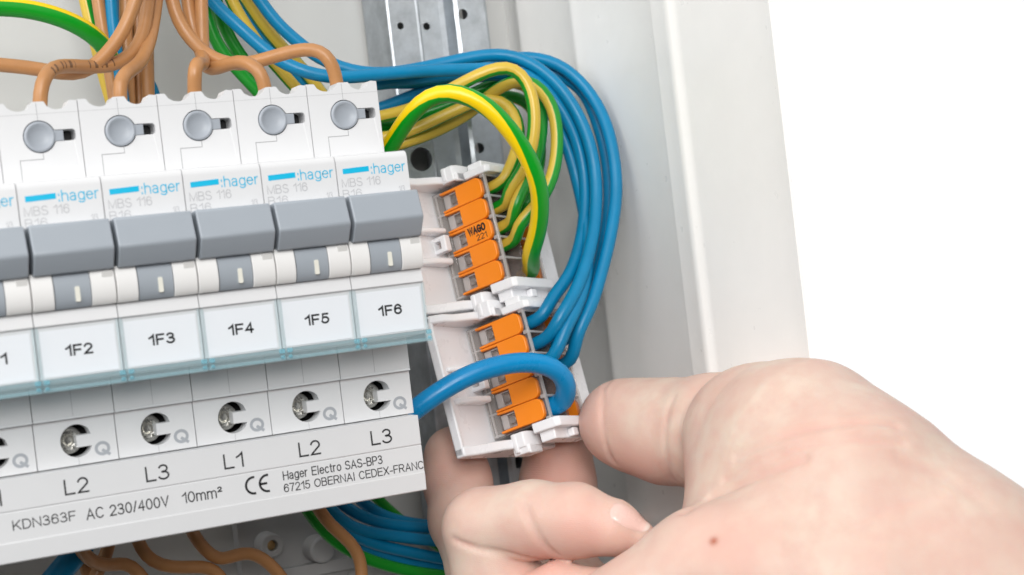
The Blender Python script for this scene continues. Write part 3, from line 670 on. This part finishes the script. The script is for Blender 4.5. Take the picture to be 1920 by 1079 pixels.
blo('yellow striped wire behind the blue bundle below the busbar', [(680, 905, 8.3), (712, 940, 8.3), (735, 962, 8.3), (790, 1005, 8.3), (850, 1040, 8.3)], 'striped_wire', 'gy', GG, r=.15)
# striped wires above
def st(lab, q, r=.165, m_='gy', phase=0, twist=0.0): wire('striped_wire', lab, px(*q), r, m_, 'wire', GG, phase, twist)
st('thick green and yellow wire bowing in at the top corner behind the brown wires', [(-120, 18, 5.0), (0, 13, 5.0), (58, 18, 5.0), (117, 34, 5.0), (156, 52, 5.1), (186, 75, 5.3), (205, 105, 6.0), (215, 150, 7.2)], .225, 'gythick', 2.1)
st('green and yellow wire hanging beside the printed brown wire', [(148, -60, 6.9), (160, 0, 6.9), (172, 50, 6.9), (186, 105, 6.9), (206, 180, 6.9), (230, 250, 6.9)], phase=4.64)
st('mostly green wire slanting down beside the brown wires of breaker 1F4', [(376, -60, 6.9), (386, 15, 6.9), (400, 70, 6.9), (432, 117, 6.9), (482, 170, 6.9), (540, 240, 6.9)], phase=0.06)
st('mostly green wire a little deeper than its neighbour above breaker 1F5', [(396, -60, 7.4), (410, 25, 7.4), (440, 88, 7.4), (470, 130, 7.4), (508, 180, 7.4), (560, 250, 7.4)], phase=0.46)
st('yellow striped wire passing behind the lowest brown arch above breaker 1F5', [(415, -50, 7.2), (437, 8, 7.2), (463, 52, 7.2), (498, 101, 7.2), (555, 166, 7.2), (620, 240, 7.2)], phase=3.44)
st('yellow striped wire passing behind the longest brown arch above breaker 1F6', [(425, -60, 7.6), (463, 0, 7.6), (490, 43, 7.6), (530, 90, 7.6), (568, 130, 7.6), (598, 168, 7.6), (650, 240, 7.6)], phase=3.64)
blue('dark blue wire running down between the yellow striped wires above breaker 1F6', [(410, -60, 7.9), (448, 0, 7.9), (471, 39, 7.9), (510, 88, 7.9), (557, 144, 7.9), (575, 165, 7.9), (640, 240, 7.9)])
# striped loops into the upper connector
def gl(lab, q, b_, second=False, phase=0, twist=0.0): loop(lab, q, ent(UP, b_, second), 'striped_wire', 'gy', .17, GG, phase, twist)
gl('striped wire with the inner arch, entering the upper connector by its top lever', [(690, 262, 7.0), (762, 250, 6.7), (817, 224, 6.4), (871, 200, 6.1), (906, 184, 5.9), (941, 187, 5.6), (967, 212, 5.3), (974, 245, 5.1), (968, 290, 4.9), (953, 322, 4.7)], 2 * BP, phase=3.34)
gl('striped wire with the tallest arch, entering below the inner one', [(700, 222, 6.8), (735, 215, 6.4), (790, 198, 5.5), (846, 168, 4.7), (895, 142, 4.3), (934, 126, 4.1), (965, 128, 4.0), (988, 152, 3.9), (1000, 190, 3.8), (1002, 240, 3.8), (993, 290, 3.9), (972, 335, 4.2), (948, 362, 4.3)], BP, phase=3.14)
gl('striped wire mostly green at its arch, third from the top in the upper connector', [(700, 240, 7.3), (740, 232, 7.2), (800, 212, 6.9), (860, 190, 6.6), (920, 160, 6.3), (965, 152, 6.0), (998, 165, 5.7), (1013, 195, 5.3), (1016, 235, 4.9), (1008, 290, 4.4), (985, 350, 4.1), (960, 396, 4.1)], 0.02, phase=0.16, twist=-.3)
gl('striped wire with the arch reaching nearest to the blue loops', [(700, 285, 7.2), (758, 268, 6.9), (817, 247, 6.8), (883, 210, 6.6), (930, 168, 5.6), (972, 150, 4.9), (1004, 155, 4.5), (1031, 188, 4.2), (1044, 235, 4.0), (1044, 294, 3.9), (1030, 350, 3.8), (997, 398, 3.9), (966, 425, 4.0)], -BP + .12, phase=3.34)
gl('striped wire tucked behind the others in the rear of the upper connector', [(700, 232, 7.6), (790, 215, 7.4), (880, 195, 7.1), (950, 178, 6.7), (990, 190, 6.3), (1010, 240, 5.9), (1012, 300, 5.5), (1000, 350, 5.2)], BP, True, phase=5.34)
wire('striped_wire', 'thick bright green and yellow wire bowing in front of the upper connector', px((690, 330, 4.6), (722, 292, 4.1), (739, 262, 3.8), (760, 227, 3.4), (788, 193, 3.0), (823, 173, 2.7), (863, 175, 2.4), (902, 192, 2.25), (941, 226, 2.1), (979, 276, 2.1), (1005, 328, 2.2), (1014, 381, 2.5), (1008, 436, 3.0), (995, 475, 3.5)) + [UP @ Vector((1.72, -1.2, -1.22)), UP @ Vector((1.3, -1.25, -1.25))], .23, 'gythick', 'wire', GG, 0.0, [(0, 1.2), (2, 1.5), (6, 3.7), (13, 4.0)], n=28)

# ------------------------------------------------------------------ the hand: one continuous surface from a smooth blend of round cones
def smin(a, b_, k):
    h = np.clip(.5 + .5 * (b_ - a) / k, 0, 1); return b_ + (a - b_) * h - k * h * (1 - h)
HP = []                                             # chains: (blend, [(point, radius), ...])
def J(u, v, d, rpx): return (np.array(atd(u, v, d)), rpx * d / F)
index_f = [J(852, 857, 45.6, 58), J(858, 905, 45.4, 62), J(872, 975, 44.4, 66), J(915, 1065, 43.0, 76), J(1010, 1165, 42.0, 86), J(1240, 1230, 41.0, 100)]
middle_f = [J(1046, 862, 46.8, 66), J(1046, 910, 46.8, 70), J(1030, 985, 45.8, 74), J(1040, 1080, 44.0, 80), J(1120, 1170, 42.5, 90), J(1300, 1220, 41.0, 100)]
ring_f = [J(1196, 1008, 39.5, 34), J(1150, 990, 39.6, 50), J(1080, 977, 39.9, 68), J(1000, 975, 40.4, 71), J(905, 990, 40.9, 76)]
ring_b = [J(905, 990, 40.9, 76), J(925, 1085, 40.9, 74), J(1060, 1190, 40.6, 88), J(1300, 1200, 39.8, 110)]
pinky = [J(1120, 1098, 39.6, 34), J(1050, 1102, 39.9, 46), J(960, 1140, 40.2, 56)]
thumb = [J(1163, 792, 44.6, 78), J(1190, 798, 44.4, 85), J(1250, 809, 43.9, 96), J(1340, 812, 43.0, 108), J(1440, 818, 42.2, 128)]
palm = [J(1425, 826, 41.1, 146), J(1500, 860, 40.0, 182), J(1580, 950, 39.0, 215), J(1750, 1090, 38.2, 228), J(2150, 1345, 37.2, 240)]
hypo = [J(1160, 1172, 38.0, 108), J(1322, 1069, 37.9, 110), J(1440, 1085, 37.8, 165), J(1620, 1120, 37.6, 200), J(1850, 1220, 37.4, 220)]
cup = [J(1380, 1010, 39.4, 105), J(1420, 940, 40.1, 125), J(1330, 1180, 40, 110)]
allp = [p for ch in (index_f, middle_f, ring_f, ring_b, pinky, thumb, palm, hypo, cup) for p in ch]
lo_ = np.min([p - r for p, r in allp], 0) - .4; hi_ = np.max([p + r for p, r in allp], 0) + .4
def cone(X, a, ra, b_, rb):
    ba = b_ - a; t = np.clip(((X - a) @ ba) / (ba @ ba), 0, 1)
    return np.linalg.norm(X - a - t[..., None] * ba, axis=-1) - (ra + (rb - ra) * t)
def chain(X, ch, k):
    d = None
    for (a, ra), (b_, rb) in zip(ch[:-1], ch[1:]):
        q = cone(X, a, ra, b_, rb); d = q if d is None else smin(d, q, k)
    return d
GROOVES = []
def sdf(X, grooves=True):
    bulk = smin(smin(chain(X, palm, .5), chain(X, hypo, .5), .45), chain(X, cup, .4), .7)
    bulk = smin(bulk, chain(X, thumb, .3), .22)
    d = bulk
    for ch, k in ((index_f, .14), (middle_f, .14), (pinky, .10)): d = smin(d, chain(X, ch, .25), k)
    rg = smin(chain(X, ring_f, .25), chain(X, ring_b, .25), .06)
    d = smin(d, rg, .07)
    if grooves:
        for pl, dep, w in GROOVES:
            g = None
            for a, b_ in zip(pl[:-1], pl[1:]):
                q = cone(X, a, 0, b_, 0); g = q if g is None else np.minimum(g, q)
            d = d + dep * np.exp(-(g / w) ** 2)
    return d
def surf(u, v, d0=33.0):
    r_ = ray(u, v); t = d0
    for _ in range(160):
        s = float(sdf((CAM + r_ * t)[None], False)[0]); t += s * .8
        if abs(s) < .004 or t > 60: break
    return CAM + r_ * t
def groove(q, dep, w): GROOVES.append(([surf(u, v) for u, v in q], dep, w))
groove([(1285, 958), (1330, 932), (1400, 900), (1450, 880), (1505, 860)], .12, .13)       # line round the ball of the thumb
groove([(1380, 856), (1430, 832), (1500, 808), (1570, 795), (1680, 797)], .07, .12)
groove([(1420, 880), (1500, 838), (1590, 826), (1690, 830)], .05, .12)
groove([(1360, 900), (1420, 862), (1460, 848)], .05, .11)
groove([(1140, 716), (1130, 760), (1132, 810), (1150, 868)], .06, .09)                    # thumb joint creases
groove([(1150, 722), (1141, 770), (1143, 820)], .02, .08)
groove([(1262, 745), (1248, 800), (1250, 860), (1260, 900)], .04, .10)
groove([(1300, 760), (1280, 830), (1278, 890)], .014, .10)
groove([(850, 1012), (900, 1030), (960, 1040), (1010, 1050)], .09, .07)                    # folds of the bent finger
groove([(985, 950), (1000, 990), (1015, 1015), (1040, 1040)], .08, .10)
groove([(1600, 985), (1680, 950), (1760, 930)], .03, .16); groove([(1560, 1040), (1680, 1000), (1780, 985)], .02, .2)
groove([(1690, 860), (1770, 890), (1850, 950)], .03, .2)
H = .078
lo_ = np.maximum(lo_, np.array([5, -20, -14.5])); hi_ = np.minimum(hi_, np.array([27, 9, 0]))
n3 = np.ceil((hi_ - lo_) / H).astype(int) + 1
# sparse evaluation: coarse grid first, fine values only near the surface
cs = 8; cn = np.ceil((n3 - 1) / cs).astype(int)
n3 = cn * cs + 1
cc = np.stack(np.meshgrid(*[(np.arange(c) + .5) * cs * H for c in cn], indexing='ij'), -1) + lo_
cd = sdf(cc.reshape(-1, 3), False).reshape(cn)
VOL = np.repeat(np.repeat(np.repeat(cd, cs, 0), cs, 1), cs, 2)
VOL = np.pad(VOL, ((0, 1),) * 3, mode='edge').astype(np.float64)
near = np.argwhere(np.abs(cd) < cs * H * 1.15)
loc = np.stack(np.meshgrid(*[np.arange(cs + 1)] * 3, indexing='ij'), -1).reshape(-1, 3)
for s0 in range(0, len(near), 200):
    nb = near[s0:s0 + 200]; idx = (nb[:, None, :] * cs + loc[None]).reshape(-1, 3)
    VOL[idx[:, 0], idx[:, 1], idx[:, 2]] = sdf(lo_ + idx * H)
def surface_nets(V):
    ins = V < 0; sh = np.array(V.shape) - 1
    c8 = [(i, j, k) for i in (0, 1) for j in (0, 1) for k in (0, 1)]
    sl = lambda i, j, k: (slice(i, sh[0] + i), slice(j, sh[1] + j), slice(k, sh[2] + k))
    cnt = sum(ins[sl(*c)].astype(np.int8) for c in c8)
    act = np.argwhere((cnt > 0) & (cnt < 8)); ids = -np.ones(sh, int); ids[tuple(act.T)] = np.arange(len(act))
    acc = np.zeros((len(act), 3)); num = np.zeros(len(act))
    for a in range(8):
        for b_ in range(a + 1, 8):
            A, B = np.array(c8[a]), np.array(c8[b_])
            if np.abs(A - B).sum() != 1: continue
            va = V[tuple((act + A).T)]; vb = V[tuple((act + B).T)]; mk = (va < 0) != (vb < 0)
            t = va[mk] / (va[mk] - vb[mk]); acc[mk] += A + (B - A) * t[:, None]; num[mk] += 1
    pos = act + acc / num[:, None]; faces = []
    for ax_ in range(3):
        u_, w_ = (ax_ + 1) % 3, (ax_ + 2) % 3
        s0 = [slice(None)] * 3; s1 = [slice(None)] * 3; s0[ax_] = slice(0, -1); s1[ax_] = slice(1, None)
        e_ = np.argwhere(ins[tuple(s0)] != ins[tuple(s1)])
        e_ = e_[(e_[:, u_] > 0) & (e_[:, w_] > 0) & (e_[:, u_] < sh[u_]) & (e_[:, w_] < sh[w_]) & (e_[:, ax_] < sh[ax_])]
        du = np.zeros(3, int); du[u_] = 1; dw = np.zeros(3, int); dw[w_] = 1
        q = np.stack([ids[tuple((e_ - du - dw).T)], ids[tuple((e_ - dw).T)], ids[tuple(e_.T)], ids[tuple((e_ - du).T)]], 1)
        fl = ~ins[tuple(e_.T)]; q[fl] = q[fl][:, ::-1]; faces.append(q)
    return pos, np.concatenate(faces)
pos, fc = surface_nets(VOL)
hv = lo_ + pos * H
for _ in range(2):                                   # one Newton step each: pull vertices onto the surface
    e3 = np.eye(3) * .02; f0 = sdf(hv)
    g3 = np.stack([(sdf(hv + e3[i]) - f0) / .02 for i in range(3)], 1)
    hv = hv - (f0 / np.maximum((g3 ** 2).sum(1), .2))[:, None] * g3 * .8
me = bpy.data.meshes.new('hand'); me.from_pydata(hv.tolist(), [], fc.tolist())
for p in me.polygons: p.use_smooth = True
# ruddier skin on pads, thumb and knuckles, plus painted shade under the thumb
red = np.zeros(len(hv))
for (u, v, d_, rad, wt) in ((852, 875, 45, 1.6, .6), (1046, 880, 46, 1.6, .8), (1120, 790, 44.5, 1.3, .6), (1090, 1000, 39.2, 1.3, .55), (1245, 850, 43, .9, .35), (1280, 930, 41, 1.0, .5),
                         (905, 940, 41, .8, .3), (1190, 885, 43.6, .9, .8), (1120, 860, 44.2, .7, .6), (1160, 1010, 39.3, .8, .5), (1370, 1040, 37, 1.1, .35), (1010, 1060, 39.6, .9, .8), (1380, 790, 41, 1.3, .25)):
    c = np.array(atd(u, v, d_)); red = np.maximum(red, wt * np.exp(-(np.linalg.norm(hv - c, axis=1) / rad) ** 2))
for pl, dep, w in GROOVES:  # redness painted along the creases in place of their shade
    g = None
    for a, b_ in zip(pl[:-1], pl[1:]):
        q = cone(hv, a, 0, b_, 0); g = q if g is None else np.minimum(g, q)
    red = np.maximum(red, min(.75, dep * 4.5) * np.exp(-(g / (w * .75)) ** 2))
at_ = me.attributes.new('ruddy_shade', 'FLOAT', 'POINT'); at_.data.foreach_set('value', red.astype(np.float32))
mo = surf(1338, 1015); ml = np.exp(-(np.linalg.norm(hv - mo, axis=1) / .09) ** 2)
at_ = me.attributes.new('mole', 'FLOAT', 'POINT'); at_.data.foreach_set('value', ml.astype(np.float32))
def skin():
    M = bpy.data.materials.new('skin'); M.use_nodes = True; t = M.node_tree; b_ = t.nodes['Principled BSDF']
    b_.inputs['Roughness'].default_value = .48; b_.inputs['Specular IOR Level'].default_value = .35
    b_.inputs['Subsurface Weight'].default_value = .35; b_.inputs['Subsurface Radius'].default_value = (1.0, .38, .22); b_.inputs['Subsurface Scale'].default_value = .36
    co = t.nodes.new('ShaderNodeTexCoord')
    def noise(sc, det=4):
        n = t.nodes.new('ShaderNodeTexNoise'); n.inputs['Scale'].default_value = sc; n.inputs['Detail'].default_value = det
        t.links.new(co.outputs['Object'], n.inputs['Vector']); return n.outputs['Fac']
    def mix(f, a, b2):
        x = t.nodes.new('ShaderNodeMix'); x.data_type = 'RGBA'
        if isinstance(f, float): x.inputs[0].default_value = f
        else: t.links.new(f, x.inputs[0])
        for s, q in ((6, a), (7, b2)):
            if isinstance(q, tuple): x.inputs[s].default_value = (*q, 1)
            else: t.links.new(q, x.inputs[s])
        return x.outputs[2]
    def rmp(src, a, c):
        n = t.nodes.new('ShaderNodeMapRange'); n.inputs['From Min'].default_value = a; n.inputs['From Max'].default_value = c
        t.links.new(src, n.inputs[0]); return n.outputs[0]
    ar = t.nodes.new('ShaderNodeAttribute'); ar.attribute_name = 'ruddy_shade'
    am = t.nodes.new('ShaderNodeAttribute'); am.attribute_name = 'mole'
    base = mix(rmp(noise(.55, 3), .35, .68), (.65, .525, .435), (.62, .415, .345))
    base = mix(rmp(noise(1.9, 6), .40, .85), base, (.60, .385, .32))
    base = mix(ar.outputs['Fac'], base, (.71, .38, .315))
    base = mix(am.outputs['Fac'], base, (.38, .10, .05))
    t.links.new(base, b_.inputs['Base Color'])
    v = t.nodes.new('ShaderNodeTexVoronoi'); v.inputs['Scale'].default_value = 15; v.feature = 'DISTANCE_TO_EDGE'
    mp = t.nodes.new('ShaderNodeMapping'); mp.inputs['Scale'].default_value = (1, 1, 2.2); t.links.new(co.outputs['Object'], mp.inputs[0]); t.links.new(mp.outputs[0], v.inputs['Vector'])
    bp = t.nodes.new('ShaderNodeBump'); bp.inputs['Strength'].default_value = .28; bp.inputs['Distance'].default_value = .02
    t.links.new(v.outputs['Distance'], bp.inputs['Height'])
    wv = t.nodes.new('ShaderNodeTexWave'); wv.inputs['Scale'].default_value = 7.5; wv.inputs['Distortion'].default_value = 3.5; wv.inputs['Detail'].default_value = 1; wv.bands_direction = 'Z'
    t.links.new(co.outputs['Object'], wv.inputs['Vector'])
    b2 = t.nodes.new('ShaderNodeBump'); b2.inputs['Distance'].default_value = .012
    mu = t.nodes.new('ShaderNodeMath'); mu.operation = 'MULTIPLY'; mu.inputs[1].default_value = .35; t.links.new(ar.outputs['Fac'], mu.inputs[0]); t.links.new(mu.outputs[0], b2.inputs['Strength'])
    t.links.new(wv.outputs['Fac'], b2.inputs['Height']); t.links.new(bp.outputs[0], b2.inputs['Normal']); t.links.new(b2.outputs[0], b_.inputs['Normal'])
    return M
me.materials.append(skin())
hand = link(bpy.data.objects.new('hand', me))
tag(hand, 'bare hand with pale skin gripping the lower white carrier between thumb and fingers', 'hand')
# fingernail of the bent finger: a curved plate grown out of the skin
def nail(c, ax, half_l, half_w, name, m_):
    n = 16; vs = []; fs = []; tip = []
    A = np.array(ax, float); A /= np.linalg.norm(A); Bv = np.array([-A[1], A[0]])
    for i in range(n + 1):
        for j in range(n + 1):
            s_, t_ = 2 * i / n - 1, 2 * j / n - 1
            px_, py_ = s_ * math.sqrt(1 - .42 * t_ * t_), t_ * math.sqrt(1 - .42 * s_ * s_)       # square grid to a rounded outline
            q = np.array(c) + A * px_ * half_l + Bv * py_ * half_w * (1 - .12 * px_)
            p = surf(q[0], q[1]); nn = CAM - p; nn /= np.linalg.norm(nn)
            e_ = max(abs(s_), abs(t_)); grow = .5 + .5 * px_
            vs.append(p + nn * (.022 * (1 - e_ ** 4) + .012 * grow - .008)); tip.append(max(0.0, min(1.0, (px_ - .72) * 6)))
    for i in range(n):
        for j in range(n): fs.append((i * (n + 1) + j, (i + 1) * (n + 1) + j, (i + 1) * (n + 1) + j + 1, i * (n + 1) + j + 1))
    q = bpy.data.meshes.new(name); q.from_pydata([tuple(v) for v in vs], [], fs)
    for p in q.polygons: p.use_smooth = True
    at = q.attributes.new('tip', 'FLOAT', 'POINT'); at.data.foreach_set('value', tip)
    q.materials.append(m_); return link(bpy.data.objects.new(name, q), hand)
MT['nail'] = mat('fingernail', (.84, .56, .50), .25, sss=.2, coat=.3)
t = MT['nail'].node_tree; at_ = t.nodes.new('ShaderNodeAttribute'); at_.attribute_name = 'tip'
mx = t.nodes.new('ShaderNodeMix'); mx.data_type = 'RGBA'; mx.inputs[6].default_value = (.74, .50, .44, 1); mx.inputs[7].default_value = (.78, .66, .60, 1)
t.links.new(at_.outputs['Fac'], mx.inputs[0]); t.links.new(mx.outputs[2], t.nodes['Principled BSDF'].inputs['Base Color'])
nail((1180, 972), (84, 42), 42, 18, 'fingernail', MT['nail'])
